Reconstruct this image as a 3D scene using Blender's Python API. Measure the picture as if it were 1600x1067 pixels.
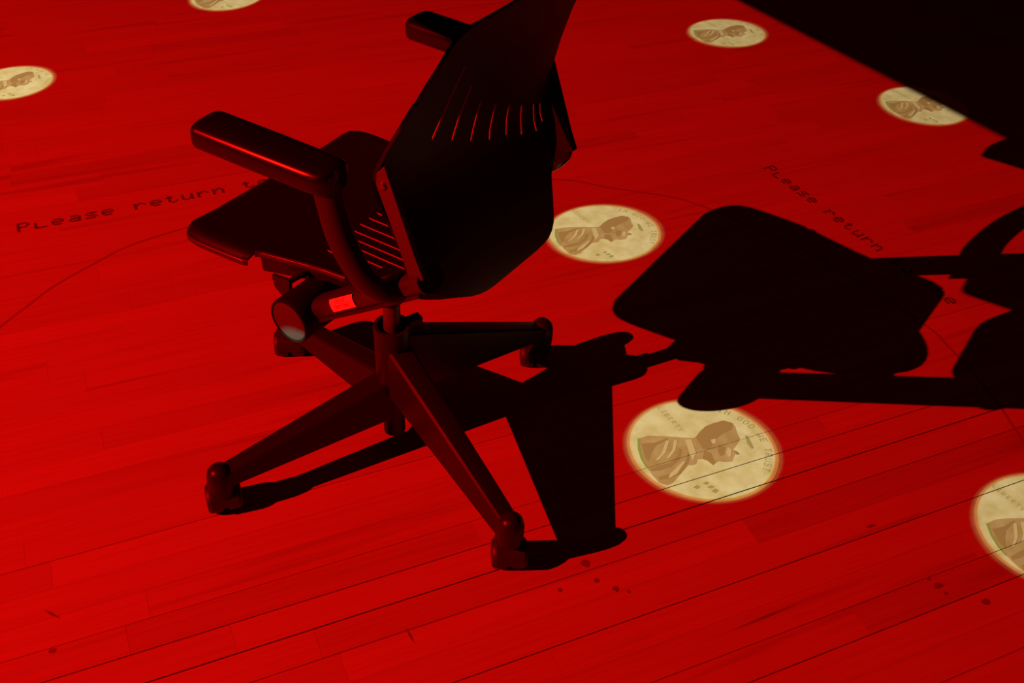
import bpy, bmesh, math, random
from mathutils import Vector, Matrix

for o in list(bpy.data.objects):
    bpy.data.objects.remove(o)
scene = bpy.context.scene
COL = scene.collection
S = 1.2                       # model units (fitted) to metres
R = math.radians

# ------------------------------------------------------------------ camera
cam_d = bpy.data.cameras.new('camera')
cam = bpy.data.objects.new('camera', cam_d)
COL.objects.link(cam)
scene.camera = cam
cam_d.sensor_width = 36.0
cam_d.lens = 1619.8 / 1600.0 * 36.0
cam_d.clip_start = 0.02
_p, _r = R(41.2565), R(-4.1943)
_fw = Vector((0, math.cos(_p), -math.sin(_p)))
_rt = Vector((1, 0, 0))
_dn = _fw.cross(_rt)
_rt2 = _rt * math.cos(_r) + _dn * math.sin(_r)
_dn2 = -_rt * math.sin(_r) + _dn * math.cos(_r)
_m = Matrix((_rt2, -_dn2, -_fw)).transposed().to_4x4()
_m.translation = Vector((0, 0, 1.45767))
cam.matrix_world = _m

# ------------------------------------------------------------------ world (almost dark hall)
world = bpy.data.worlds.new('world')
scene.world = world
world.use_nodes = True
_bg = world.node_tree.nodes['Background']
_bg.inputs['Color'].default_value = (1.0, 0.05, 0.035, 1)
_bg.inputs['Strength'].default_value = 0.014

scene.view_settings.view_transform = 'Standard'
scene.view_settings.look = 'None'
scene.view_settings.exposure = 0.0
scene.view_settings.gamma = 1.0
scene.view_settings.use_curve_mapping = False

# ------------------------------------------------------------------ the projector that throws red with bright coin discs
# coin images on the floor: centre, semi axes, heading of the long axis (metres / degrees)
COINS = {
    'mid':    ((0.2056, 2.0882), (0.1443, 0.1195), 21.5),
    'near':   ((0.3833, 1.3899), (0.1479, 0.1338), 3.6),
    'far':    ((0.6362, 3.2848), (0.1334, 0.1053), 17.1),
    'edge':   ((1.1828, 2.8723), (0.1327, 0.1173), 5.3),
    'left':   ((-1.4587, 2.6082), (0.1131, 0.0963), 37.5),
    'back':   ((-1.0232, 3.2889), (0.1294, 0.1074), 52.4),
    'corner': ((1.0113, 1.2530), (0.1443, 0.1287), 33.8),
}
LP = Vector((-2.695, -0.0337, 1.851))
ld = bpy.data.lights.new('projector_light', 'SPOT')
lo = bpy.data.objects.new('projector_light', ld)
COL.objects.link(lo)
lo.location = LP
lo.rotation_euler = (Vector((0.0, 2.0, 0.0)) - LP).to_track_quat('-Z', 'Y').to_euler()
ld.energy = 690
ld.spot_size = R(100)
ld.spot_blend = 0.0
ld.shadow_soft_size = 0.006
ld.use_nodes = True
nt = ld.node_tree
nt.nodes.clear()
def N(kind, **kw):
    n = nt.nodes.new(kind)
    for k, v in kw.items():
        setattr(n, k, v)
    return n
def math_node(op, a, b=None):
    n = N('ShaderNodeMath', operation=op)
    for i, s in enumerate((a, b)):
        if s is None:
            continue
        if isinstance(s, (int, float)):
            n.inputs[i].default_value = s
        else:
            nt.links.new(s, n.inputs[i])
    return n.outputs[0]
geo = N('ShaderNodeNewGeometry')
sep = N('ShaderNodeSeparateXYZ')
nt.links.new(geo.outputs['Incoming'], sep.inputs[0])
tt = math_node('DIVIDE', LP.z, sep.outputs[2])
fx = math_node('SUBTRACT', LP.x, math_node('MULTIPLY', sep.outputs[0], tt))
fy = math_node('SUBTRACT', LP.y, math_node('MULTIPLY', sep.outputs[1], tt))
cmb = N('ShaderNodeCombineXYZ')
nt.links.new(fx, cmb.inputs[0]); nt.links.new(fy, cmb.inputs[1])
mask = None
for c, ax, ang in COINS.values():
    mp = N('ShaderNodeMapping', vector_type='TEXTURE')
    mp.inputs['Location'].default_value = (c[0], c[1], 0)
    mp.inputs['Rotation'].default_value = (0, 0, R(ang))
    mp.inputs['Scale'].default_value = (ax[0], ax[1], 1)
    nt.links.new(cmb.outputs[0], mp.inputs['Vector'])
    ln = N('ShaderNodeVectorMath', operation='LENGTH')
    nt.links.new(mp.outputs[0], ln.inputs[0])
    mr = N('ShaderNodeMapRange')
    mr.inputs['From Min'].default_value = 1.004
    mr.inputs['From Max'].default_value = 0.975
    nt.links.new(ln.outputs['Value'], mr.inputs['Value'])
    mask = mr.outputs[0] if mask is None else math_node('MAXIMUM', mask, mr.outputs[0])
mixc = N('ShaderNodeMix', data_type='RGBA')
mixc.inputs['A'].default_value = (1.0, 0.003, 0.002, 1)
mixc.inputs['B'].default_value = (1.0, 0.90, 0.62, 1)
nt.links.new(mask, mixc.inputs['Factor'])
# the frame of the projected picture: a keystoned rectangle on the floor
def side_of(nx, ny, d):
    v = math_node('ADD', math_node('MULTIPLY', fx, nx), math_node('MULTIPLY', fy, ny))
    mr = N('ShaderNodeMapRange')
    mr.inputs['From Min'].default_value = d + 0.006
    mr.inputs['From Max'].default_value = d - 0.006
    nt.links.new(v, mr.inputs['Value'])
    return mr.outputs[0]
frame = side_of(0.7833, 0.6217, 2.7598)
for nx, ny, d in ((-0.7833, -0.6217, 1.4), (-0.6217, 0.7833, 4.2), (0.6217, -0.7833, 1.6)):
    frame = math_node('MULTIPLY', frame, side_of(nx, ny, d))
em = N('ShaderNodeEmission')
nt.links.new(mixc.outputs['Result'], em.inputs['Color'])
# added gain: output raised with distance to even out the lamp's falloff
dx = math_node('SUBTRACT', fx, LP.x); dy = math_node('SUBTRACT', fy, LP.y)
dist2 = math_node('ADD', math_node('ADD', math_node('MULTIPLY', dx, dx), math_node('MULTIPLY', dy, dy)), LP.z ** 2)
gain = math_node('POWER', math_node('DIVIDE', dist2, 9.0), 0.82)
nt.links.new(math_node('MULTIPLY', frame, math_node('MINIMUM', gain, 4.0)), em.inputs['Strength'])
lout = N('ShaderNodeOutputLight')
nt.links.new(em.outputs[0], lout.inputs[0])

# ------------------------------------------------------------------ materials
def principled(name, color, rough=0.5, spec=0.5, metal=0.0):
    m = bpy.data.materials.new(name)
    m.use_nodes = True
    b = m.node_tree.nodes['Principled BSDF']
    b.inputs['Base Color'].default_value = (*color, 1)
    b.inputs['Roughness'].default_value = rough
    b.inputs['Specular IOR Level'].default_value = spec
    b.inputs['Metallic'].default_value = metal
    return m
def add_bump(m, scale, strength, dist=0.001):
    t = m.node_tree
    b = t.nodes['Principled BSDF']
    tc = t.nodes.new('ShaderNodeTexCoord')
    nz = t.nodes.new('ShaderNodeTexNoise')
    nz.inputs['Scale'].default_value = scale
    nz.inputs['Detail'].default_value = 3
    bp = t.nodes.new('ShaderNodeBump')
    bp.inputs['Strength'].default_value = strength
    bp.inputs['Distance'].default_value = dist
    t.links.new(tc.outputs['Object'], nz.inputs['Vector'])
    t.links.new(nz.outputs['Fac'], bp.inputs['Height'])
    t.links.new(bp.outputs['Normal'], b.inputs['Normal'])
    return m
M = {}
M['plastic'] = add_bump(principled('black_plastic', (0.012, 0.0115, 0.0115), 0.40, 0.34), 900, 0.1, 0.0003)
M['shell'] = add_bump(principled('black_shell_plastic', (0.006, 0.0058, 0.0058), 0.55, 0.14), 700, 0.08, 0.0003)
M['metal'] = principled('black_painted_metal', (0.016, 0.015, 0.015), 0.36, 0.24)
M['arm'] = principled('satin_black_tube', (0.022, 0.021, 0.021), 0.33, 0.5)
M['bracket'] = principled('charcoal_bracket', (0.036, 0.034, 0.034), 0.55, 0.35)
M['pad'] = add_bump(principled('arm_pad_rubber', (0.0045, 0.0043, 0.0043), 0.27, 0.4), 500, 0.06, 0.0003)
M['gas'] = principled('gas_lift_steel', (0.06, 0.058, 0.058), 0.3, 0.6)
M['rubber'] = principled('caster_rubber', (0.028, 0.025, 0.025), 0.5, 0.4)
M['cap'] = add_bump(principled('cap_grained_plastic', (0.045, 0.045, 0.043), 0.4, 0.4), 1500, 0.6, 0.0006)
M['screw'] = principled('screw_steel', (0.35, 0.35, 0.35), 0.25, 0.5, 1.0)
M['slot'] = principled('slot_edge_glint', (0.22, 0.21, 0.21), 0.3, 0.5)  # paler than the black shell: glints on the cut edges painted as colour
M['edge'] = principled('seat_edge_highlight', (0.035, 0.034, 0.034), 0.4, 0.4)  # paler than the seat shell: the lit edge is put into the colour
M['label'] = principled('white_label_paper', (0.85, 0.85, 0.82), 0.5, 0.3)
M['ink'] = principled('label_ink', (0.06, 0.03, 0.03), 0.6, 0.2)
M['coin'] = principled('coin_cream', (0.76, 0.62, 0.35), 0.7, 0.1)  # coin tones: projected light painted into the decal colours
M['coin_rim'] = principled('coin_rim_amber', (0.70, 0.42, 0.12), 0.7, 0.1)
M['coin_bust'] = principled('coin_bust_brown', (0.52, 0.31, 0.14), 0.7, 0.1)
M['coin_dark'] = principled('coin_shading_brown', (0.40, 0.21, 0.08), 0.7, 0.1)
M['coin_light'] = principled('coin_highlight_tan', (0.66, 0.46, 0.24), 0.7, 0.1)
M['coin_green'] = principled('coin_green_fringe', (0.30, 0.33, 0.08), 0.7, 0.1)
M['coin_letter'] = principled('coin_letter_olive', (0.42, 0.32, 0.13), 0.7, 0.1)
M['text'] = principled('projected_text_dark', (0.13, 0.08, 0.06), 0.6, 0.2)  # dark strokes of the projected words, painted as colour
M['line'] = principled('projected_line_dark', (0.27, 0.16, 0.1), 0.6, 0.2)  # dark line of the projected picture, painted as colour
M['stain'] = principled('floor_stain_dark', (0.2, 0.11, 0.06), 0.6, 0.2)
M['wall'] = add_bump(principled('dark_hall_wall', (0.02, 0.02, 0.02), 0.9, 0.1), 60, 0.2)
M['sub'] = principled('subfloor_dark', (0.05, 0.03, 0.02), 0.9, 0.1)
for k in ('coin', 'coin_bust', 'coin_rim'):                # soft mottling of the projected tone
    t = M[k].node_tree
    b = t.nodes['Principled BSDF']
    base = b.inputs['Base Color'].default_value[:]
    tc = t.nodes.new('ShaderNodeTexCoord'); nz = t.nodes.new('ShaderNodeTexNoise')
    nz.inputs['Scale'].default_value = 26; nz.inputs['Detail'].default_value = 4
    rp = t.nodes.new('ShaderNodeValToRGB')
    rp.color_ramp.elements[0].position = 0.35; rp.color_ramp.elements[1].position = 0.65
    rp.color_ramp.elements[0].color = (base[0] * .86, base[1] * .8, base[2] * .68, 1)
    rp.color_ramp.elements[1].color = (base[0] * 1.05, base[1] * 1.06, base[2] * 1.15, 1)
    t.links.new(tc.outputs['Object'], nz.inputs['Vector'])
    t.links.new(nz.outputs['Fac'], rp.inputs['Fac'])
    t.links.new(rp.outputs['Color'], b.inputs['Base Color'])

def wood():
    m = principled('maple_plank', (0.5, 0.3, 0.16), 0.45, 0.3)
    t = m.node_tree
    b = t.nodes['Principled BSDF']
    info = t.nodes.new('ShaderNodeObjectInfo')
    gm = t.nodes.new('ShaderNodeNewGeometry')
    mp = t.nodes.new('ShaderNodeMapping')
    mp.inputs['Rotation'].default_value = (0, 0, R(-26.07))
    t.links.new(gm.outputs['Position'], mp.inputs['Vector'])
    offs = t.nodes.new('ShaderNodeCombineXYZ')
    mul = t.nodes.new('ShaderNodeMath'); mul.operation = 'MULTIPLY'; mul.inputs[1].default_value = 31.0
    t.links.new(info.outputs['Random'], mul.inputs[0])
    t.links.new(mul.outputs[0], offs.inputs[0]); t.links.new(mul.outputs[0], offs.inputs[2])
    add = t.nodes.new('ShaderNodeVectorMath'); add.operation = 'ADD'
    t.links.new(mp.outputs[0], add.inputs[0]); t.links.new(offs.outputs[0], add.inputs[1])
    def grain(sx, sy, detail):
        sc = t.nodes.new('ShaderNodeVectorMath'); sc.operation = 'MULTIPLY'
        sc.inputs[1].default_value = (sx, sy, 1)
        t.links.new(add.outputs[0], sc.inputs[0])
        nz = t.nodes.new('ShaderNodeTexNoise'); nz.inputs['Scale'].default_value = 1.0
        nz.inputs['Detail'].default_value = detail
        t.links.new(sc.outputs[0], nz.inputs['Vector'])
        return nz.outputs['Fac']
    g1, g2 = grain(1.1, 26, 3), grain(3.5, 160, 3)
    def ramp(f, p0, p1, v0, v1):
        r = t.nodes.new('ShaderNodeMapRange'); r.interpolation_type = 'SMOOTHSTEP'
        r.inputs['From Min'].default_value = p0; r.inputs['From Max'].default_value = p1
        r.inputs['To Min'].default_value = v0; r.inputs['To Max'].default_value = v1
        t.links.new(f, r.inputs['Value']); return r.outputs[0]
    def mulv(a, c):
        n = t.nodes.new('ShaderNodeMath'); n.operation = 'MULTIPLY'
        t.links.new(a, n.inputs[0]); t.links.new(c, n.inputs[1]); return n.outputs[0]
    v = mulv(ramp(g1, 0.27, 0.42, 0.78, 1.0), ramp(g2, 0.3, 0.6, 0.93, 1.02))
    sc = t.nodes.new('ShaderNodeVectorMath'); sc.operation = 'SCALE'
    t.links.new(info.outputs['Color'], sc.inputs[0]); t.links.new(v, sc.inputs['Scale'])
    t.links.new(sc.outputs[0], b.inputs['Base Color'])
    return m
M['wood'] = wood()

# ------------------------------------------------------------------ mesh helpers
def obj(name, verts, faces, mat, parent=None, smooth=False, scale=S, bevel=0.0, sharp=42):
    me = bpy.data.meshes.new(name)
    me.from_pydata([tuple(c * scale for c in v) for v in verts], [], faces)
    bm = bmesh.new(); bm.from_mesh(me)
    bmesh.ops.remove_doubles(bm, verts=bm.verts, dist=1e-6)
    bmesh.ops.recalc_face_normals(bm, faces=bm.faces)
    if bevel > 0:
        es = [e for e in bm.edges if len(e.link_faces) == 2 and e.calc_face_angle(0) > R(40)]
        bmesh.ops.bevel(bm, geom=es, offset=bevel * scale, segments=2, affect='EDGES', profile=0.6)
    bm.to_mesh(me); bm.free()
    if smooth:
        for p in me.polygons:
            p.use_smooth = True
        try:
            me.set_sharp_from_angle(angle=R(sharp))
        except Exception:
            pass
    me.materials.append(mat)
    o = bpy.data.objects.new(name, me)
    COL.objects.link(o)
    o.parent = parent
    return o
def loft(rings, cap=True):
    n = len(rings[0]); V = []; F = []
    for r in rings:
        V += [tuple(p) for p in r]
    for i in range(len(rings) - 1):
        for j in range(n):
            k = (j + 1) % n
            F.append((i * n + j, i * n + k, (i + 1) * n + k, (i + 1) * n + j))
    if cap:
        F.append(tuple(range(n))[::-1]); b = (len(rings) - 1) * n
        F.append(tuple(b + j for j in range(n)))
    return V, F
def superell(n, hx, hy, e):
    out = []
    for i in range(n):
        t = 2 * math.pi * i / n
        c, s = math.cos(t), math.sin(t)
        out.append((hx * math.copysign(abs(c) ** (2 / e), c), hy * math.copysign(abs(s) ** (2 / e), s)))
    return out
def smooth_path(pts, per=6):
    P = [Vector(p) for p in pts]; out = []
    for i in range(len(P) - 1):
        p0 = P[max(i - 1, 0)]; p1 = P[i]; p2 = P[i + 1]; p3 = P[min(i + 2, len(P) - 1)]
        for k in range(per):
            t = k / per
            out.append(0.5 * ((2 * p1) + (p2 - p0) * t + (2 * p0 - 5 * p1 + 4 * p2 - p3) * t * t + (3 * p1 - p0 - 3 * p2 + p3) * t ** 3))
    out.append(P[-1]); return out
def sweep(path, side, secs, n=20, e=2.6):
    """side: fixed sideways vector; secs: (half along side, half across) per path point or one pair"""
    rings = []; side = Vector(side).normalized()
    for i, p in enumerate(path):
        t = (path[min(i + 1, len(path) - 1)] - path[max(i - 1, 0)]).normalized()
        sd = (side - t * side.dot(t)).normalized(); up = t.cross(sd)
        h = secs[i] if isinstance(secs, list) else secs
        rings.append([p + sd * x + up * y for x, y in superell(n, h[0], h[1], e)])
    return loft(rings)
def lathe(profile, n=28, origin=(0, 0, 0), axis='z'):
    rings = []
    for r, h in profile:
        ring = []
        for i in range(n):
            a = 2 * math.pi * i / n
            x, y = r * math.cos(a), r * math.sin(a)
            ring.append((origin[0] + x, origin[1] + y, origin[2] + h) if axis == 'z' else
                        (origin[0] + x, origin[1] + h, origin[2] + y))
        rings.append(ring)
    return loft(rings)
def box(x0, x1, y0, y1, z0, z1):
    V = [(x, y, z) for z in (z0, z1) for y in (y0, y1) for x in (x0, x1)]
    return V, [(0, 2, 3, 1), (4, 5, 7, 6), (0, 1, 5, 4), (2, 6, 7, 3), (0, 4, 6, 2), (1, 3, 7, 5)]
def prism(poly, axis_vec, base=None):
    """poly: list of 3-D points; extruded by axis_vec"""
    n = len(poly); a = Vector(axis_vec)
    V = [tuple(p) for p in poly] + [tuple(Vector(p) + a) for p in poly]
    F = [tuple(range(n))[::-1], tuple(range(n, 2 * n))] + [(i, (i + 1) % n, n + (i + 1) % n, n + i) for i in range(n)]
    return V, F
def empty(name, loc=(0, 0, 0), rz=0.0):
    o = bpy.data.objects.new(name, None); COL.objects.link(o)
    o.location = loc; o.rotation_euler = (0, 0, rz); o.empty_display_size = 0.1
    return o
def tag(o, label, cat, group=None):
    o['label'] = label; o['category'] = cat
    if group: o['group'] = group
    return o
def cut(o, cutter):
    mod = o.modifiers.new('slots', 'BOOLEAN'); mod.operation = 'DIFFERENCE'; mod.solver = 'EXACT'; mod.object = cutter; mod.material_mode = 'TRANSFER'
    dg = bpy.context.evaluated_depsgraph_get(); dg.update()
    me = bpy.data.meshes.new_from_object(o.evaluated_get(dg))
    old = o.data; o.modifiers.clear(); o.data = me; bpy.data.meshes.remove(old)
    cm = cutter.data; bpy.data.objects.remove(cutter); bpy.data.meshes.remove(cm)

# ------------------------------------------------------------------ floor: strip planks on a dark base
AZ = R(26.07)
U = Vector((math.cos(AZ), math.sin(AZ))); V2 = Vector((-math.sin(AZ), math.cos(AZ)))
PW = 0.0567                    # strip width
V0 = 0.960                     # one known seam
OPEN = {0: 0.0022, -1: 0.0012, -3: 0.0018, -6: 0.0018, 1: 0.0016, 5: 0.001, -5: 0.0012, 2: 0.0008, -8: 0.001}
random.seed(11)
vf, ff = box(-3.4, 4.6, -1.2, 6.0, -0.06, -0.018)
floor = obj('floor', vf, ff, M['sub'], scale=1.0)
floor['kind'] = 'structure'
for nm, (x0, x1, y0, y1) in (('wall_back', (-3.4, 4.6, 5.9, 6.0)), ('wall_right', (4.5, 4.6, -1.2, 5.9))):
    vw, fw_ = box(x0, x1, y0, y1, -0.018, 3.2)
    wl_ = obj(nm, vw, fw_, M['wall'], scale=1.0); wl_['kind'] = 'structure'
def plank_mesh():
    v, f = box(-0.5, 0.5, -0.5, 0.5, -0.016, 0.0)
    me = bpy.data.meshes.new('plank'); me.from_pydata(v, [], f); me.materials.append(M['wood']); return me
PM = plank_mesh()
def in_view(x, y, mar):
    # floor area seen by the camera, widened by a margin
    y0, y1 = 0.72 - mar, 3.9 + mar
    if not (y0 < y < y1): return False
    k = (y - 0.8) / 2.6
    return -0.75 - 1.1 * k - mar < x < 0.88 + 0.95 * k + mar
rest_v, rest_f = [], []
planks = []
DARK = {-2: (0.93, 1.75, -4.6), 1: (-0.12, 0.47, -2.6), -6: (1.0, 1.42, -4.0), 26: (-0.2, 0.5, -4.0), 10: (1.85, 2.35, -4.0)}
for k in range(-52, 72):
    v_lo = V0 + k * PW; v_hi = v_lo + PW
    g0 = OPEN.get(k, 0.0003) / 2; g1 = OPEN.get(k + 1, 0.0003) / 2
    u = -3.0 + random.random() * 0.8
    if k in DARK: u = DARK[k][0] - 0.75 * 5
    while u < 5.4:
        ln = random.choice((0.45, 0.6, 0.75, 0.9, 1.1)) if k not in DARK else 0.75
        if k in DARK and abs(u - DARK[k][0]) < 0.01: ln = DARK[k][1] - DARK[k][0]
        uc, vc = u + ln / 2, (v_lo + g0 + v_hi - g1) / 2
        c = U * uc + V2 * vc
        tone = random.gauss(0, 1)
        if k in DARK and abs(u - DARK[k][0]) < 0.01: tone = DARK[k][2]
        if -3.2 < c.x < 4.4 and -1.0 < c.y < 5.8:
            ends = [U * (u + ln * t) + V2 * vc for t in (0, .25, .5, .75, 1)]
            if any(in_view(e.x, e.y, 0.02) for e in ends) and len(planks) < 299:
                planks.append((c, ln - 0.0003, PW - g0 - g1, tone))
            else:
                w = PW - g0 - g1; b = len(rest_v)
                for z in (-0.016, 0.0):
                    for sy in (-.5, .5):
                        for sx in (-.5, .5):
                            q = U * (uc + sx * (ln - .0007)) + V2 * (vc + sy * w); rest_v.append((q.x, q.y, z))
                rest_f += [tuple(b + i for i in f) for f in ((0, 2, 3, 1), (4, 5, 7, 6), (0, 1, 5, 4), (2, 6, 7, 3), (0, 4, 6, 2), (1, 3, 7, 5))]
        u += ln
for c, ln, w, tone in planks:
    o = bpy.data.objects.new('plank', PM); COL.objects.link(o)
    o.location = (c.x, c.y, 0); o.rotation_euler = (0, 0, AZ); o.scale = (ln, w, 1); o.parent = floor
    f = max(0.80, min(1.07, 1 + 0.03 * tone))
    o.color = (0.46 * f, 0.29 * f, 0.15 * f, 1)
rest = obj('plank_field', rest_v, rest_f, M['wood'], floor, scale=1.0)
rest['kind'] = 'stuff'; rest.color = (0.46, 0.29, 0.15, 1)
# scuffs and spots on the boards
def blob(cx, cy, r, seed, stretch=1.0):
    rnd = random.Random(seed); n = 11
    return [(cx + (r * stretch * math.cos(2 * math.pi * i / n) * U.x - r * math.sin(2 * math.pi * i / n) * U.y) * rnd.uniform(.7, 1.15),
             cy + (r * stretch * math.cos(2 * math.pi * i / n) * U.y + r * math.sin(2 * math.pi * i / n) * U.x) * rnd.uniform(.7, 1.15), 0.0002) for i in range(n)]
for i, (x, y, r, st) in enumerate(((0.154, 1.098, .0085, 1), (0.173, 1.064, .005, 1.1), (0.111, 1.039, .0045, 1), (0.205, 1.05, .006, 1),
        (0.227, 1.046, .0035, 1), (0.84, 1.078, .0065, 1.2), (0.765, 1.105, .006, 1.6), (0.674, 1.227, .0035, 3.2),
        (-0.675, 0.858, .005, 1.3), (0.752, 1.118, .004, 1.0), (0.775, 1.09, .003, 1.5))):
    v, f = prism(blob(x, y, r, i, st), (0, 0, 0.0002))
    obj('floor_stain', v, f, M['stain'], floor, scale=1.0)
for i, (a, b2) in enumerate((((-0.718, 0.93), (-0.684, 0.915)), ((-0.137, 0.944), (-0.12, 0.918)), ((0.395, 0.985), (0.51, 1.045)))):
    d = (Vector(b2) - Vector(a)); nrm = Vector((-d.y, d.x)).normalized() * 0.0022
    A, B = Vector(a), Vector(b2)
    poly = [(A.x, A.y, .0002), ((A.x + B.x) / 2 + nrm.x, (A.y + B.y) / 2 + nrm.y, .0002), (B.x, B.y, .0002), ((A.x + B.x) / 2 - nrm.x, (A.y + B.y) / 2 - nrm.y, .0002)]
    v, f = prism(poly, (0, 0, 0.0002))
    obj('floor_scratch', v, f, M['stain'], floor, scale=1.0)

# ------------------------------------------------------------------ projected coin pictures: thrown light painted as coloured decals
BUST = [(-0.817, 0.165), (-0.7, 0.215), (-0.476, 0.22), (-0.284, 0.206), (-0.106, 0.195), (-0.056, 0.231), (0.003, 0.335), (0.093, 0.442), (0.21, 0.516), (0.356, 0.575), (0.457, 0.543), (0.503, 0.448), (0.504, 0.311), (0.527, 0.222), (0.501, 0.154), (0.449, 0.063), (0.401, -0.005), (0.435, -0.07), (0.395, -0.136), (0.348, -0.246), (0.243, -0.261), (0.173, -0.242), (0.088, -0.32), (0.027, -0.237), (-0.042, -0.208), (-0.102, -0.221), (-0.129, -0.308), (-0.176, -0.335), (-0.234, -0.333), (-0.34, -0.484), (-0.478, -0.676), (-0.554, -0.72), (-0.65, -0.682), (-0.732, -0.52), (-0.789, -0.376), (-0.831, -0.207), (-0.849, -0.013)]
SHADE = {
 'hair': [(-0.066, 0.215), (0.092, 0.435), (0.355, 0.571), (0.484, 0.516), (0.45, 0.4), (0.299, 0.302), (0.17, 0.14), (0.088, -0.018), (-0.002, -0.022), (-0.031, 0.087)],
 'coat_fold': [(-0.736, -0.416), (-0.584, -0.347), (-0.462, -0.3), (-0.359, -0.167), (-0.318, -0.013), (-0.284, -0.033), (-0.33, -0.23), (-0.456, -0.373), (-0.624, -0.454), (-0.727, -0.468)],
 'coat_fold.b': [(-0.653, -0.58), (-0.516, -0.512), (-0.393, -0.445), (-0.249, -0.227), (-0.211, -0.096), (-0.184, -0.116), (-0.218, -0.269), (-0.357, -0.506), (-0.511, -0.595), (-0.644, -0.631)],
 'coat_fold.c': [(-0.805, 0.055), (-0.625, 0.084), (-0.451, 0.181), (-0.438, 0.159), (-0.617, 0.019), (-0.69, -0.115), (-0.752, -0.29), (-0.787, -0.206)],
 'beard': [(0.01, -0.043), (0.093, -0.084), (0.124, -0.276), (0.088, -0.325), (0.026, -0.242), (-0.035, -0.208)],
 'cheek_shade': [(0.22, 0.075), (0.296, 0.034), (0.265, -0.12), (0.209, -0.144), (0.185, -0.058)],
 'brow': [(0.397, -0.027), (0.446, -0.047), (0.475, -0.094), (0.428, -0.113)],
}
LIGHT = [
 ('lapel', [(-0.47, 0.13), (-0.43, 0.12), (-0.50, -0.10), (-0.60, -0.24), (-0.66, -0.27), (-0.56, -0.13)]),
 ('lapel', [(-0.36, 0.15), (-0.32, 0.13), (-0.37, -0.06), (-0.46, -0.20), (-0.50, -0.21), (-0.41, -0.05)]),
 ('collar', [(-0.21, 0.16), (-0.13, 0.17), (-0.10, -0.10), (-0.16, -0.24), (-0.19, -0.12)]),
 ('lapel', [(-0.30, -0.27), (-0.26, -0.26), (-0.40, -0.50), (-0.52, -0.60), (-0.50, -0.52)]),
 ('cheekbone', [(0.30, -0.06), (0.34, 0.04), (0.38, -0.02), (0.35, -0.14), (0.31, -0.16)]),
 ('ear', [(0.13, 0.17), (0.20, 0.20), (0.19, 0.11), (0.14, 0.09)]),
]
FRINGE = [(-0.847, 0.159), (-0.806, 0.166), (-0.834, -0.012), (-0.816, -0.207), (-0.774, -0.392), (-0.792, -0.401), (-0.842, -0.251), (-0.863, -0.057)]
MARK = [(0.605, 0.281), (0.641, 0.272), (0.683, 0.039), (0.648, 0.009), (0.606, 0.114)]
GLYPH = {
 'P': ('11110', '10001', '10001', '11110', '10000', '10000', '10000'),
 'l': ('00000', '00000', '10000', '10000', '10000', '10000', '11111'),
 'e': ('00000', '00000', '01110', '10001', '11111', '10000', '01110'),
 'a': ('00000', '00000', '01110', '00001', '01111', '10001', '01111'),
 's': ('00000', '00000', '01111', '10000', '01110', '00001', '11110'),
 'r': ('00000', '00000', '10110', '11001', '10000', '10000', '10000'),
 't': ('00000', '01000', '11100', '01000', '01000', '01001', '00110'),
 'u': ('00000', '00000', '10001', '10001', '10001', '10011', '01101'),
 'n': ('00000', '00000', '10110', '11001', '10001', '10001', '10001'),
 'o': ('00000', '00000', '01110', '10001', '10001', '10001', '01110'),
 'h': ('10000', '10000', '10110', '11001', '10001', '10001', '10001'),
 'L': ('10000', '10000', '10000', '10000', '10000', '10000', '11111'),
 'I': ('01110', '00100', '00100', '00100', '00100', '00100', '01110'),
 'B': ('11110', '10001', '10001', '11110', '10001', '10001', '11110'),
 'E': ('11111', '10000', '10000', '11110', '10000', '10000', '11111'),
 'R': ('11110', '10001', '10001', '11110', '10100', '10010', '10001'),
 'T': ('11111', '00100', '00100', '00100', '00100', '00100', '00100'),
 'Y': ('10001', '10001', '01010', '00100', '00100', '00100', '00100'),
 'N': ('10001', '11001', '10101', '10011', '10001', '10001', '10001'),
 'G': ('01110', '10001', '10000', '10111', '10001', '10001', '01110'),
 'O': ('01110', '10001', '10001', '10001', '10001', '10001', '01110'),
 'D': ('11110', '10001', '10001', '10001', '10001', '10001', '11110'),
 'W': ('10001', '10001', '10001', '10101', '10101', '11011', '10001'),
 'U': ('10001', '10001', '10001', '10001', '10001', '10001', '01110'),
 'A': ('01110', '10001', '10001', '11111', '10001', '10001', '10001'),
 'C': ('01110', '10001', '10000', '10000', '10000', '10001', '01110'),
 'b': ('10000', '10000', '11110', '10001', '10001', '10001', '11110'),
 'i': ('00100', '00000', '01100', '00100', '00100', '00100', '01110'),
 '&': ('01100', '10010', '10100', '01000', '10101', '10010', '01101'),
 'S': ('01111', '10000', '10000', '01110', '00001', '00001', '11110'),
}
def glyph_cells(ch):
    g = GLYPH.get(ch)
    return [] if g is None else [(c, 6 - r) for r in range(7) for c in range(5) if g[r][c] == '1']
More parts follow.
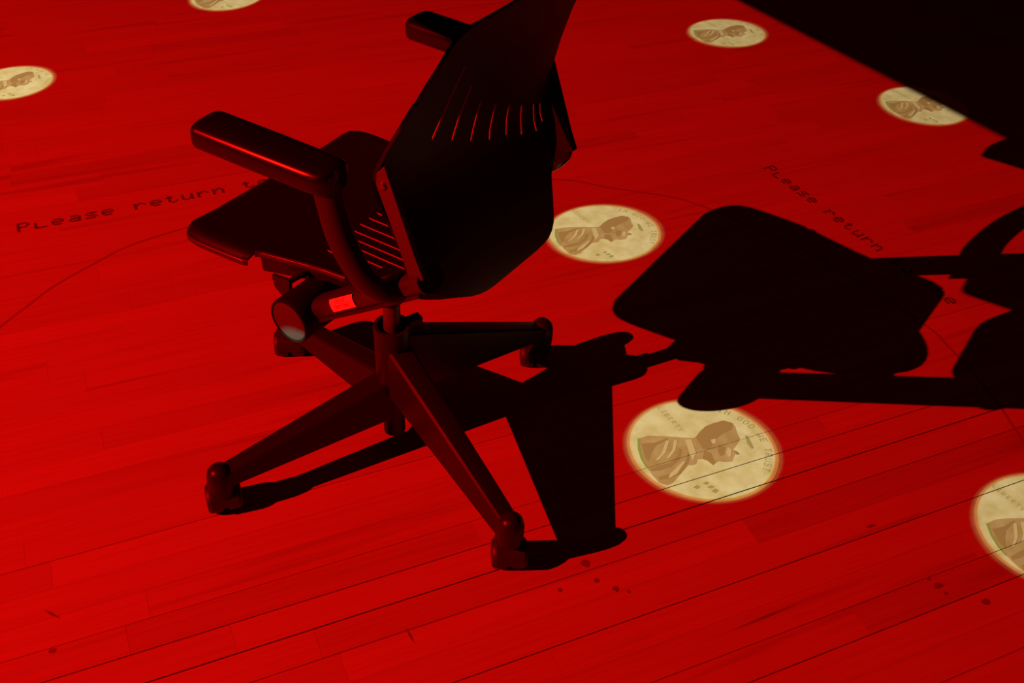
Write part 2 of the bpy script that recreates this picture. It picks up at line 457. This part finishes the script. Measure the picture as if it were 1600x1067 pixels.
def flat(name, polys, z, mat, parent, to_world, h=0.00012, gaps=True):
    """flat decal standing in for projected light: polygons in local 2-D, laid on the floor; the open seams between boards stay open"""
    bm = bmesh.new()
    for poly in polys:
        vs = [bm.verts.new((*to_world(p), z)) for p in poly]
        bm.faces.new(vs)
    bmesh.ops.triangulate(bm, faces=bm.faces[:])
    if gaps:
        nv = Vector((V2.x, V2.y, 0))
        vv = [v.co.dot(nv) for v in bm.verts]
        for k, gw in OPEN.items():
            vs = V0 + k * PW
            if not (min(vv) < vs < max(vv)): continue
            for off in (-gw / 2, gw / 2):
                bmesh.ops.bisect_plane(bm, geom=bm.verts[:] + bm.edges[:] + bm.faces[:], plane_co=nv * (vs + off), plane_no=nv, dist=1e-7)
            dead = [f for f in bm.faces if abs(f.calc_center_median().dot(nv) - vs) < gw / 2 * 0.98]
            bmesh.ops.delete(bm, geom=dead, context='FACES')
    bmesh.ops.recalc_face_normals(bm, faces=bm.faces[:])
    for f in bm.faces:
        if f.normal.z < 0: f.normal_flip()
    ext = bmesh.ops.extrude_face_region(bm, geom=bm.faces[:])
    top = [e for e in ext['geom'] if isinstance(e, bmesh.types.BMVert)]
    for v in top: v.co.z += h
    bmesh.ops.recalc_face_normals(bm, faces=bm.faces[:])
    org = parent.matrix_basis.translation.copy() if parent else Vector((0, 0, 0))
    for v in bm.verts: v.co -= org
    me = bpy.data.meshes.new(name); bm.to_mesh(me); bm.free(); me.materials.append(mat)
    o = bpy.data.objects.new(name, me); COL.objects.link(o); o.parent = parent
    return o
COIN_LABELS = {
    'mid': 'round cream coin picture thrown on the red floor just right of the chair back',
    'near': 'largest whole coin picture on the floor, its top covered by the chair shadow',
    'far': 'small coin picture at the top beside the dark corner, whole disc',
    'edge': 'coin picture sliced off by the slanting edge of the dark corner',
    'left': 'coin picture cut by the left edge of the photo',
    'back': 'coin picture cut by the top edge of the photo, left of the chair',
    'corner': 'large coin picture cut by the right edge of the photo, lower right',
}
for key, (c, ax, ang) in COINS.items():
    root = tag(empty('coin_projection', (c[0], c[1], 0)), COIN_LABELS[key], 'coin', 'coin pictures projected on the floor')
    ca, sa = math.cos(R(ang)), math.sin(R(ang))
    # heads point the same way across the picture; compensate the heading of the fitted ellipse
    turn = {'mid': -14, 'near': 0, 'far': -12, 'edge': 0, 'left': -14, 'back': -30, 'corner': -26}[key]
    ct, st = math.cos(R(turn)), math.sin(R(turn))
    def tw(p, c=c, ax=ax, ca=ca, sa=sa, ct=ct, st=st):
        q = (p[0] * ct - p[1] * st, p[0] * st + p[1] * ct)
        x, y = q[0] * ax[0], q[1] * ax[1]
        return (c[0] + x * ca - y * sa, c[1] + x * sa + y * ca)
    n = 64
    disc = [(math.cos(2 * math.pi * i / n) * .985, math.sin(2 * math.pi * i / n) * .985) for i in range(n)]
    rng = random.Random(key)
    flat('face', [disc], 0.0003, M['coin'], root, tw)
    rim = []
    for i in range(n):
        a0, a1 = 2 * math.pi * i / n, 2 * math.pi * (i + 1) / n
        r0 = 0.955 - 0.012 * math.cos(a0 + .6) ; r1 = 0.955 - 0.012 * math.cos(a1 + .6)
        rim.append([(r0 * math.cos(a0), r0 * math.sin(a0)), (1.0 * math.cos(a0), 1.0 * math.sin(a0)), (1.0 * math.cos(a1), 1.0 * math.sin(a1)), (r1 * math.cos(a1), r1 * math.sin(a1))])
    flat('rim', rim, 0.00045, M['coin_rim'], root, tw)
    bust = flat('portrait', [BUST], 0.00045, M['coin_bust'], root, tw)
    flat('coat_edge', [FRINGE], 0.0006, M['coin_green'], root, tw)
    for nm, poly in SHADE.items():
        s = flat(nm.split('.')[0], [poly], 0.0006, M['coin_dark'], bust, lambda p, f=tw, c=c: (f(p)[0] , f(p)[1]))
        s.location = -Vector((c[0], c[1], 0))
    for nm, poly in LIGHT:
        s = flat(nm, [poly], 0.0008, M['coin_light'], bust, tw)
        s.location = -Vector((c[0], c[1], 0))
    # inscriptions: a word beside the neck, date before the chest, motto along the rim over the head
    def word(txt, p0, p1, hgt, wid):
        d = (Vector(p1) - Vector(p0)); step = d / max(1, len(txt) - 1); dn = d.normalized(); up = Vector((-dn.y, dn.x))
        polys = []
        for i, ch in enumerate(txt):
            o0 = Vector(p0) + step * i
            for cx, cy in glyph_cells(ch):
                q = o0 + dn * ((cx - 2.5) * wid / 5) + up * ((cy - 3.5) * hgt / 7)
                polys.append([q, q + dn * wid / 5, q + dn * wid / 5 + up * hgt / 7, q + up * hgt / 7])
        return polys
    flat('lettering', word('LIBERTY', (-0.47, 0.80), (-0.25, 0.36), 0.075, 0.05), 0.00045, M['coin_letter'], root, tw)
    date = []
    for px, py, w, h in ((-0.18, -0.74, .05, .04), (-0.05, -0.665, .045, .035), (0.0, -0.73, .055, .03), (0.045, -0.80, .05, .045)):
        date.append([(px - w, py - h * .2), (px, py - h), (px + w, py + h * .3), (px + w * .1, py + h)])
    flat('date_mark', date, 0.00045, M['coin_letter'], root, tw)
    motto = []
    txt = 'IN GOD WE TRUST'
    for i, ch in enumerate(txt):
        a = R(66 - i * 6.6)
        cx0, cy0 = .86 * math.cos(a), .86 * math.sin(a)
        upv = Vector((math.cos(a), math.sin(a))); rt = Vector((upv.y, -upv.x))
        for gx, gy in glyph_cells(ch):
            q = Vector((cx0, cy0)) + rt * ((gx - 2.5) * .013) + upv * ((gy - 3.5) * .014)
            motto.append([q, q + rt * .013, q + rt * .013 + upv * .014, q + upv * .014])
    flat('motto', motto, 0.00045, M['coin_letter'], root, tw)
    flat('forehead_mark', [MARK], 0.00045, M['coin_letter'], root, tw)

# ------------------------------------------------------------------ projected words: dark parts of the thrown picture painted as decals
def floor_text(txt, p, pn, hgt, label):
    P0, P1 = Vector(p), Vector(pn)
    d = (P1 - P0) / 12.0; pitch = d.length; dn = d.normalized(); up = Vector((-dn.y, dn.x))
    root = tag(empty('projected_text', (P0.x, P0.y, 0)), label, 'text', 'projected words')
    cw = pitch * 0.72 / 5; chh = hgt / 7
    for i, ch in enumerate(txt):
        if ch == ' ': continue
        o0 = P0 + d * i; polys = []
        for cx, cy in glyph_cells(ch):
            q = o0 + dn * ((cx - 2.5) * cw) + up * ((cy - 3.5) * chh)
            k = 1.15
            polys.append([q, q + dn * cw * k, q + dn * cw * k + up * chh * k, q + up * chh * k])
        flat('letter', polys, 0.0003, M['text'], root, lambda pt: (pt[0], pt[1]), gaps=False)
floor_text('Please return to the', (-1.1571, 1.9383), (-0.7575, 2.1497), 0.036, 'dark words Please return on the red floor left of the chair seat')
floor_text('Please return to the', (0.6619, 2.4432), (0.8809, 2.1127), 0.036, 'dark slanting words Please return on the floor beyond the chair shadow')

# thin dark ring line of the projection, painted on as a decal
ring_pts = [(-1.10, 1.47), (-1.064, 1.589), (-1.038, 1.657), (-1.006, 1.734), (-0.952, 1.819), (-0.897, 1.895), (-0.802, 1.973), (-0.62, 2.10), (-0.4, 2.21), (-0.15, 2.29),
            (0.102, 2.313), (0.219, 2.292), (0.383, 2.269), (0.447, 2.242), (0.509, 2.207), (0.66, 2.10), (0.82, 1.95), (0.933, 1.806), (0.955, 1.754), (0.982, 1.688), (1.014, 1.576), (1.024, 1.516), (1.033, 1.464), (1.04, 1.38)]
pp = smooth_path([(x, y, 0) for x, y in ring_pts], 4)
segs = []
for i in range(len(pp) - 1):
    t = pp[i + 1] - pp[i]
    def nrm(i):
        q = pp[min(i + 1, len(pp) - 1)] - pp[max(i - 1, 0)]; q.z = 0
        return Vector((-q.y, q.x)).normalized() * 0.0029
    a, b = pp[i].xy, pp[i + 1].xy
    segs.append([a - nrm(i), b - nrm(i + 1), b + nrm(i + 1), a + nrm(i)])
ringo = flat('projected_ring_line', segs, 0.00015, M['line'], None, lambda p: (p[0], p[1]), h=0.0001, gaps=False)
tag(ringo, 'thin dark curved line running round the chair on the floor', 'line')

# ------------------------------------------------------------------ the office chair (local x = forward, y = left)
PSI = R(147.8)
chair = tag(empty('office_chair', (-0.2089, 1.3539, 0), PSI), 'black swivel office chair with armrests and slotted back, seen from behind', 'chair')
def leg_dir(az):
    a = R(az) - PSI
    return Vector((math.cos(a), math.sin(a), 0))
# hub tube with hollow rim, lower tube, gas column
v, f = lathe([(.0168, .026), (.0168, .095), (.0205, .10), (.0255, .125), (.0262, .2), (.0272, .236), (.0262, .2405), (.0215, .2405), (.0205, .232), (.0195, .195)], 32)
hub = obj('base_hub', v, f, M['metal'], chair, True)
v, f = lathe([(.0125, .19), (.0125, .345)], 24)
obj('gas_column', v, f, M['gas'], chair, True)
v, f = box(.0, .03, -.008, .008, .222, .238)
clip = obj('release_clip', [tuple(leg_dir(40) * (x + .019) + Vector((-leg_dir(40).y, leg_dir(40).x, 0)) * y + Vector((0, 0, z))) for x, y, z in v], f, M['plastic'], hub, bevel=.003)
LEGS = [  # heading, reach, top at hub, bottom at hub, top at tip, bottom at tip
    (-145.0, .279, .147, .072, .080, .054),
    (-49.5, .294, .212, .122, .096, .058),
    (42.0, .300, .230, .112, .092, .070),
    (137.0, .275, .148, .074, .084, .054)]
for az, reach, zt0, zb0, zt1, zb1 in LEGS:
    d = leg_dir(az); s = Vector((-d.y, d.x, 0)); rings = []
    for t in (0, .04, .15, .4, .7, .93, 1.0):
        r = .012 + (reach - .012) * t
        zt = zt0 + (zt1 - zt0) * t; zb = zb0 + (zb1 - zb0) * t
        w = .0195 + (.0135 - .0195) * t
        pr = [(-w * 1.0, zb), (w * 1.0, zb), (w * 1.0, zb + (zt - zb) * .5), (w * .96, zt - .0038), (w * .76, zt - .0009), (w * .3, zt), (-w * .3, zt), (-w * .76, zt - .0009), (-w * .96, zt - .0038), (-w * 1.0, zb + (zt - zb) * .5)]
        rings.append([d * r + s * x + Vector((0, 0, z)) for x, z in pr])
    v, f = loft(rings)
    leg = obj('leg', v, f, M['metal'], chair, True, sharp=16)
    p = d * reach
    v, f = lathe([(.0185, -.034), (.0192, -.014), (.0188, -.002), (.0168, .0065), (.0125, .0125), (.0065, .0158), (.001, .0168)], 24, (p.x, p.y, zt1 - .0065))
    obj('leg_end_dome', v, f, M['metal'], leg, True)
    # twin wheel caster under the dome, trailing a little
    ca, tr = {-145.0: (112, (-.001, .003)), -49.5: (97, (.001, .002)), 42.0: (96, (-.008, .002)), 137.0: (100, (-.004, -.002))}[az]
    cd = leg_dir(ca); cs = Vector((-cd.y, cd.x, 0))
    ct_, st_ = math.cos(-PSI), math.sin(-PSI)
    cen = p + Vector((tr[0] * ct_ - tr[1] * st_, tr[0] * st_ + tr[1] * ct_, 0))
    zc = .0225
    hood = []
    for t in [i / 10 for i in range(11)]:
        a = math.pi * (-.12 + 1.12 * t)
        hood.append(cen + cd * (.0250 * math.cos(a)) + Vector((0, 0, zc + .0262 * math.sin(a))))
    rings = [[q + cs * y for q in hood] + [cen + cs * y + Vector((0, 0, zc)) ] for y in (-.0205, -.0185, .0185, .0205)]
    v, f = loft(rings)
    caster = obj('caster', v, f, M['rubber'], chair, False, bevel=.0015)
    v, f = lathe([(.0075, zc + .018), (.0075, .07)], 16, (p.x, p.y, 0))
    obj('caster_stem', v, f, M['rubber'], caster, True)
    for sg in (-1, 1):
        rings = []
        for rr, y in ((.004, .003), (.020, .003), (.022, .005), (.0225, .012), (.0220, .0205), (.0190, .0245), (.012, .0255), (.002, .025)):
            rings.append([cen + cs * (sg * y) + cd * (rr * math.cos(2 * math.pi * i / 24)) + Vector((0, 0, zc + rr * math.sin(2 * math.pi * i / 24))) for i in range(24)])
        v, f = loft(rings)
        obj('wheel', v, f, M['rubber'], caster, True)
# mechanism under the seat and the cross tube with its end caps
v, f = loft([[Vector((x * k, y * k2, z)) for x, y in superell(20, 1, 1, 5)] for k, k2, z in ((.016, .016, .285), (.026, .03, .30), (.045, .07, .332), (.06, .10, .375), (.06, .10, .398))])
obj('tilt_mechanism', v, f, M['plastic'], chair, True)
PX, PZ = -.002, .376
v, f = lathe([(.0235, -.15), (.0235, .15)], 28, (PX, 0, PZ), 'y')
obj('cross_tube', v, f, M['metal'], chair, True)
for sg in (1, -1):
    prof = [(.022, .134), (.029, .136), (.0308, .14), (.0308, .188), (.0303, .1935), (.029, .1955), (.0275, .1955), (.0271, .1935), (.001, .1935)]
    cut_b = 0 if sg == 1 else .034
    v, f = lathe([(r, (h - (cut_b if h > .16 else cut_b * .6)) * sg) for r, h in prof], 36, (PX, 0, PZ), 'y')
    pv = obj('pivot_housing', v, f, M['shell'], chair, True)
    v, f = lathe([(.0266, (.1932 - cut_b) * sg), (.0266, (.1944 - cut_b) * sg), (.0248, (.195 - cut_b) * sg), (.001, (.1952 - cut_b) * sg)], 36, (PX, 0, PZ), 'y')
    obj('end_cap', v, f, M['cap'], pv, True)
    # rising side arm from pivot to the back bracket
    y0 = .157 * sg
    DA, DZ = (0, 0) if sg == 1 else (.02, -.008)
    DZ += .006 if sg < 0 else 0
    path = smooth_path([(-.012, y0, .379), (-.06 + DA * .5, y0, .415 + DZ * .5), (-.13 + DA, y0, .467 + DZ), (-.18 + DA * 1.4, y0, .505 + DZ), (-.194 + DA * 1.8, y0, .515 + DZ)], 5)
    v, f = sweep(path, (0, 1, 0), (.0205, .0142), 28, 2.5)
    arm = obj('side_arm', v, f, M['arm'], chair, True)
    low = [p + Vector((0, 0.0175 * sg, -.0142)) for p in path[3:]]
    v, f = sweep(low, (0, 1, 0), (.0025, .0025), 10, 2.5)
    obj('flange', v, f, M['metal'], arm, True)
    # flat back bracket with its screw
    poly = [(-.1448, .172 * sg, .6445), (-.1846, .172 * sg, .5457), (-.196, .172 * sg, .522), (-.178, .172 * sg, .508), (-.1697 + (.03 if sg < 0 else 0), .172 * sg, .5288 - (.03 if sg < 0 else 0)), (-.158 + (.03 if sg < 0 else 0), .172 * sg, .56), (-.1326, .172 * sg, .6171), (-.134, .172 * sg, .632)]
    poly = [(x + DA, y, z + DZ) for x, y, z in poly]
    v, f = prism(poly, (0, -.007 * sg, 0))
    br = obj('back_bracket', v, f, M['bracket'] if sg > 0 else M['shell'], chair, bevel=.0012)
    v, f = lathe([(.0048, .1715 * sg), (.0048, .1735 * sg), (.0036, .1748 * sg), (.0015, .1748 * sg), (.001, .1738 * sg)], 16, (-.1425 + DA, 0, .6205 + DZ), 'y')
    obj('screw', v, f, M['screw'], br, True)
    # armrest
    if sg == 1:
        post = [(-.156, .172, .488), (-.146, .188, .495), (-.128, .198, .514), (-.106, .201, .553), (-.093, .2, .592), (-.088, .2, .622)]
        tip, rear = Vector((.078, .210, .622)), Vector((-.104, .197, .623))
    else:
        post = [(-.105, -.172, .447), (-.095, -.184, .454), (-.078, -.192, .470), (-.052, -.194, .507), (-.040, -.193, .548), (-.038, -.193, .580)]
        tip, rear = Vector((.116, -.203, .590)), Vector((-.074, -.193, .600))
    pth = smooth_path(post, 6); n = len(pth)
    v, f = sweep(pth, (1, 0, 0), [(.0165, .0125)] * n, 22, 2.4)
    ap = obj('armrest_post', v, f, M['plastic'], chair, True)
    q = Vector(post[0])
    cpath = [Vector((q.x + dx, y0, q.z - (.002 if sg == 1 else -.004) + dz)) for dx, dz in ((.012, -.009), (-.012, .009))]
    v, f = sweep(cpath, (0, 1, 0), (.0205, .0160), 24, 3.2)
    obj('clamp', v, f, M['plastic'], ap, True)
    ax_ = (rear - tip).normalized(); L_ = (rear - tip).length
    st = [(0, .55), (.008, .78), (.022, .93), (.05, 1), (.5, 1), (.85, .97), (.94, .93), (.985, .78), (1, .55)]
    rings = []
    sd = Vector((0, 1, 0)); sd = (sd - ax_ * sd.dot(ax_)).normalized(); up = Vector((0, 0, 1)); up = (up - ax_ * up.dot(ax_)).normalized()
    for t, k in st:
        c0 = tip + ax_ * (L_ * t)
        hw = .026 * (.72 + .28 * k) if t < .5 else .026 * k
        rings.append([c0 + sd * (x * hw / .026) + up * (z * (.62 + .38 * k)) for x, z in superell(32, .026, .0165, 3.6)])
    v, f = loft(rings)
    obj('armrest_pad', v, f, M['pad'], chair, True)
# tilt lever
poly = [(.0548, .158, .4027), (.0235, .158, .408), (.0242, .158, .3924), (.0383, .158, .376), (.0516, .158, .3848)]
v, f = prism(poly, (0, .006, 0))
lev = obj('tilt_lever', v, f, M['plastic'], chair, bevel=.0018)
v, f = sweep(smooth_path([(.028, .16, .402), (.022, .14, .405), (.015, .09, .392)], 5), (0, 0, 1), (.004, .004), 12, 2)
obj('lever_rod', v, f, M['plastic'], lev, True)
# seat shell
W_ROWS = [(.218, .116), (.217, .138), (.2135, .153), (.207, .164), (.198, .1705), (.186, .173), (.17, .174), (.13, .172), (.102, .170), (.095, .167), (.089, .158), (.08, .153), (.05, .146), (.02, .139), (-.01, .134), (-.04, .131), (-.07, .130), (-.09, .128), (-.102, .123), (-.110, .114), (-.114, .102)]
def seat_z(a, b, w):
    z = .4095 + .019 * max(0, min(1, (.2 - a) / .3))
    z += .25 * b * b - .004
    if a > .09:
        d = min(w - abs(b), (.218 - a))
        if d < .014: z -= .010 * (1 - max(d, 0) / .014) ** 2
    return z
SC = [-1, -.975, -.95, -.92, -.88, -.8, -.65, -.5, -.35, -.2, -.05, .05, .2, .35, .5, .65, .8, .88, .92, .95, .975, 1]
top = [[(a, w * s, seat_z(a, w * s, w)) for s in SC] for a, w in W_ROWS]
nr, nc = len(top), len(SC)
V_ = [p for r in top for p in r] + [(p[0], p[1], p[2] - .0045) for r in top for p in r]
off = nr * nc; F_ = []
for i in range(nr - 1):
    for j in range(nc - 1):
        q = (i * nc + j, i * nc + j + 1, (i + 1) * nc + j + 1, (i + 1) * nc + j)
        F_.append(q); F_.append(tuple(off + k for k in q[::-1]))
loop = [j for j in range(nc)] + [i * nc + nc - 1 for i in range(1, nr)] + [(nr - 1) * nc + j for j in range(nc - 2, -1, -1)] + [i * nc for i in range(nr - 2, 0, -1)]
for i in range(len(loop)):
    a, b = loop[i], loop[(i + 1) % len(loop)]
    F_.append((a, off + a, off + b, b))
seat = obj('seat', V_, F_, M['shell'], chair, True)
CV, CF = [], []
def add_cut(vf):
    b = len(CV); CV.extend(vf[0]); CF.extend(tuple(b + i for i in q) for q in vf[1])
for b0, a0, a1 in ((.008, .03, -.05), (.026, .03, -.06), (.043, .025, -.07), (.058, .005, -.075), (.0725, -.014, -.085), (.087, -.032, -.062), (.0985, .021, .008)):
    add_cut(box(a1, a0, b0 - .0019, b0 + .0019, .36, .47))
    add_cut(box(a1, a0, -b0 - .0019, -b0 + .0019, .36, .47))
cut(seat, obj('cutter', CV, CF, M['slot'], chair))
# rolled lip round the front part and along the sides
edge = [(a, w, seat_z(a, w, w)) for a, w in W_ROWS]
for sg in (1, -1):
    lip = smooth_path([(a - .001, (w - .0015) * sg, z - .0045) for a, w, z in edge[1:10]], 2)
    v, f = sweep(lip, (0, 0, 1), (.0048, .003), 12, 2.4)
    obj('seat_lip', v, f, M['edge'], seat, True)
    strip = smooth_path([(a, (w - .002) * sg, z - .004) for a, w, z in edge[10:16]], 3)
    v, f = sweep(strip, (0, 0, 1), (.0045, .003), 12, 2.4)
    obj('seat_edge', v, f, M['edge'], seat, True)
fr = [(.2165, edge[1][1] * t, edge[1][2] - .0045) for t in (1, .6, .2, -.2, -.6, -1)]
v, f = sweep(smooth_path(fr, 2), (0, 0, 1), (.0048, .003), 12, 2.4)
obj('seat_lip', v, f, M['edge'], seat, True)
# rail under the seat side
for sg in (1, -1):
    v, f = sweep(smooth_path([(.085, .146 * sg, .4), (.03, .13 * sg, .404), (-.04, .108 * sg, .404)], 5), (0, 1, 0), (.006, .014), 14, 4)
    obj('seat_rail', v, f, M['plastic'], seat, True)
# seat under-pan that bulges at the rear
rings = []
for k, z in ((1.0, .402), (.985, .395), (.95, .387), (.88, .378), (.7, .372)):
    ring = [(.02 + (-.166 - .02) * k * math.sin(t), .105 * k * math.cos(t), z) for t in [math.pi * i / 24 for i in range(25)]]
    rings.append(ring)
v, f = loft(rings)
obj('seat_pan', v, f, M['shell'], seat, True)
# backrest shell
prof = [(.414, -.184), (.43, -.186), (.46, -.186), (.5, -.180), (.54, -.169), (.58, -.156), (.61, -.1525), (.63, -.157), (.66, -.166), (.70, -.181), (.75, -.2), (.8, -.221), (.83, -.235)]
def back_a(z):
    for i in range(len(prof) - 1):
        z0, a0 = prof[i]; z1, a1 = prof[i + 1]
        if z <= z1 or i == len(prof) - 2:
            t = (z - z0) / (z1 - z0); return a0 + (a1 - a0) * t
BW = [(.4165, .02, .075), (.4185, .035, .092), (.423, .05, .101), (.432, .07, .106), (.444, .092, .109), (.458, .113, .1085), (.475, .134, .110), (.492, .148, .1115), (.508, .154, .115), (.52, .157, .128), (.535, .159, .145), (.555, .161, .156), (.58, .164, .163), (.6, .167, .167), (.615, .169, .169), (.63, .1705, .1705), (.66, .1715, .1715), (.70, .1715, .1715), (.7275, .1715, .1715), (.7285, .1685, .1685), (.75, .1685, .1685), (.772, .168, .168), (.785, .167, .167), (.794, .164, .164), (.801, .157, .157), (.805, .147, .147), (.807, .132, .132)]
def bpt(b, z, d):
    k = max(0.0, min(1, (z - .44) / .14)) * (1 if z < .63 else max(0, 1 - (z - .63) / .15))
    return (back_a(z) + (.012 - .083 * b) * max(0, min(1, (z - .62) / .1)) + .026 * k * (b / .17) ** 2 + d, b, z)
BS = [-1, -.97, -.93, -.85, -.75, -.6, -.45, -.3, -.15, 0, .15, .3, .45, .6, .75, .85, .93, .97, 1]
V_, F_ = [], []
nr, nc = len(BW), len(BS)
for d in (.0022, -.0022):
    for z, wl, wr in BW:
        for s in BS:
            zz = z
            if z > .8: zz = z - .008 * (1 - s * s)
            V_.append(bpt((wl if s > 0 else wr) * s, zz, d))
off = nr * nc
for i in range(nr - 1):
    for j in range(nc - 1):
        q = (i * nc + j, i * nc + j + 1, (i + 1) * nc + j + 1, (i + 1) * nc + j)
        F_.append(q); F_.append(tuple(off + k for k in q[::-1]))
loop = [j for j in range(nc)] + [i * nc + nc - 1 for i in range(1, nr)] + [(nr - 1) * nc + j for j in range(nc - 2, -1, -1)] + [i * nc for i in range(nr - 2, 0, -1)]
for i in range(len(loop)):
    a, b = loop[i], loop[(i + 1) % len(loop)]
    F_.append((a, off + a, off + b, b))
back = obj('backrest', V_, F_, M['shell'], chair, True)
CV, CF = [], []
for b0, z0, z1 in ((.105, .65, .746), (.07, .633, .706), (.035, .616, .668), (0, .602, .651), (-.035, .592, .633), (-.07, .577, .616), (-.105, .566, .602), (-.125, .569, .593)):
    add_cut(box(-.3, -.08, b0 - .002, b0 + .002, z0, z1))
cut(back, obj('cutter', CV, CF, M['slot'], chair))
# product label on the near side arm
def arm_face(s, t):
    """s along the rising arm from its lower end, t up across its upper outer face"""
    d = Vector((-.13 + .06, 0, .468 - .416)).normalized(); upv = Vector((-d.z, 0, d.x)) * -1
    upv = Vector((.5967, 0, .8025)); upv = (upv - d * upv.dot(d)).normalized()
    return Vector((-.06, .157, .416)) + d * s + upv * t
def lab_pt(s, t):
    a = R(-14 + 52 * t)                       # wrapped on the rounded shoulder of the tube
    return arm_face(s, .0155 * math.copysign(abs(math.sin(a)) ** .8, math.sin(a))) + Vector((0, .0219 * math.cos(a) ** .8, 0))
rows = 5
V_ = [lab_pt(.002 + .046 * (i), j / (rows - 1)) for j in range(rows) for i in (0, 1)]
F_ = [(2 * j, 2 * j + 1, 2 * j + 3, 2 * j + 2) for j in range(rows - 1)]
label = obj('product_label', V_, F_, M['label'], chair, True)
CV, CF = [], []
def lab_words(txt, s0, pitch, t0, hgt):
    for i, ch in enumerate(txt):
        for cx, cy in glyph_cells(ch):
            s, t = s0 + pitch * (i + cx / 6.2), t0 + hgt * cy / 7
            p = [lab_pt(s + a, t + b) + Vector((0, .0004, .0004)) for a, b in ((0, 0), (pitch / 6.2, 0), (pitch / 6.2, hgt / 7), (0, hgt / 7))]
            b = len(CV); CV.extend(p); CF.append((b, b + 1, b + 2, b + 3))
lab_words('STAR WSB', .0135, .0024, .58, .26)
lab_words('Tables & Chairs', .0095, .0019, .22, .2)
obj('lettering', CV, CF, M['ink'], label)
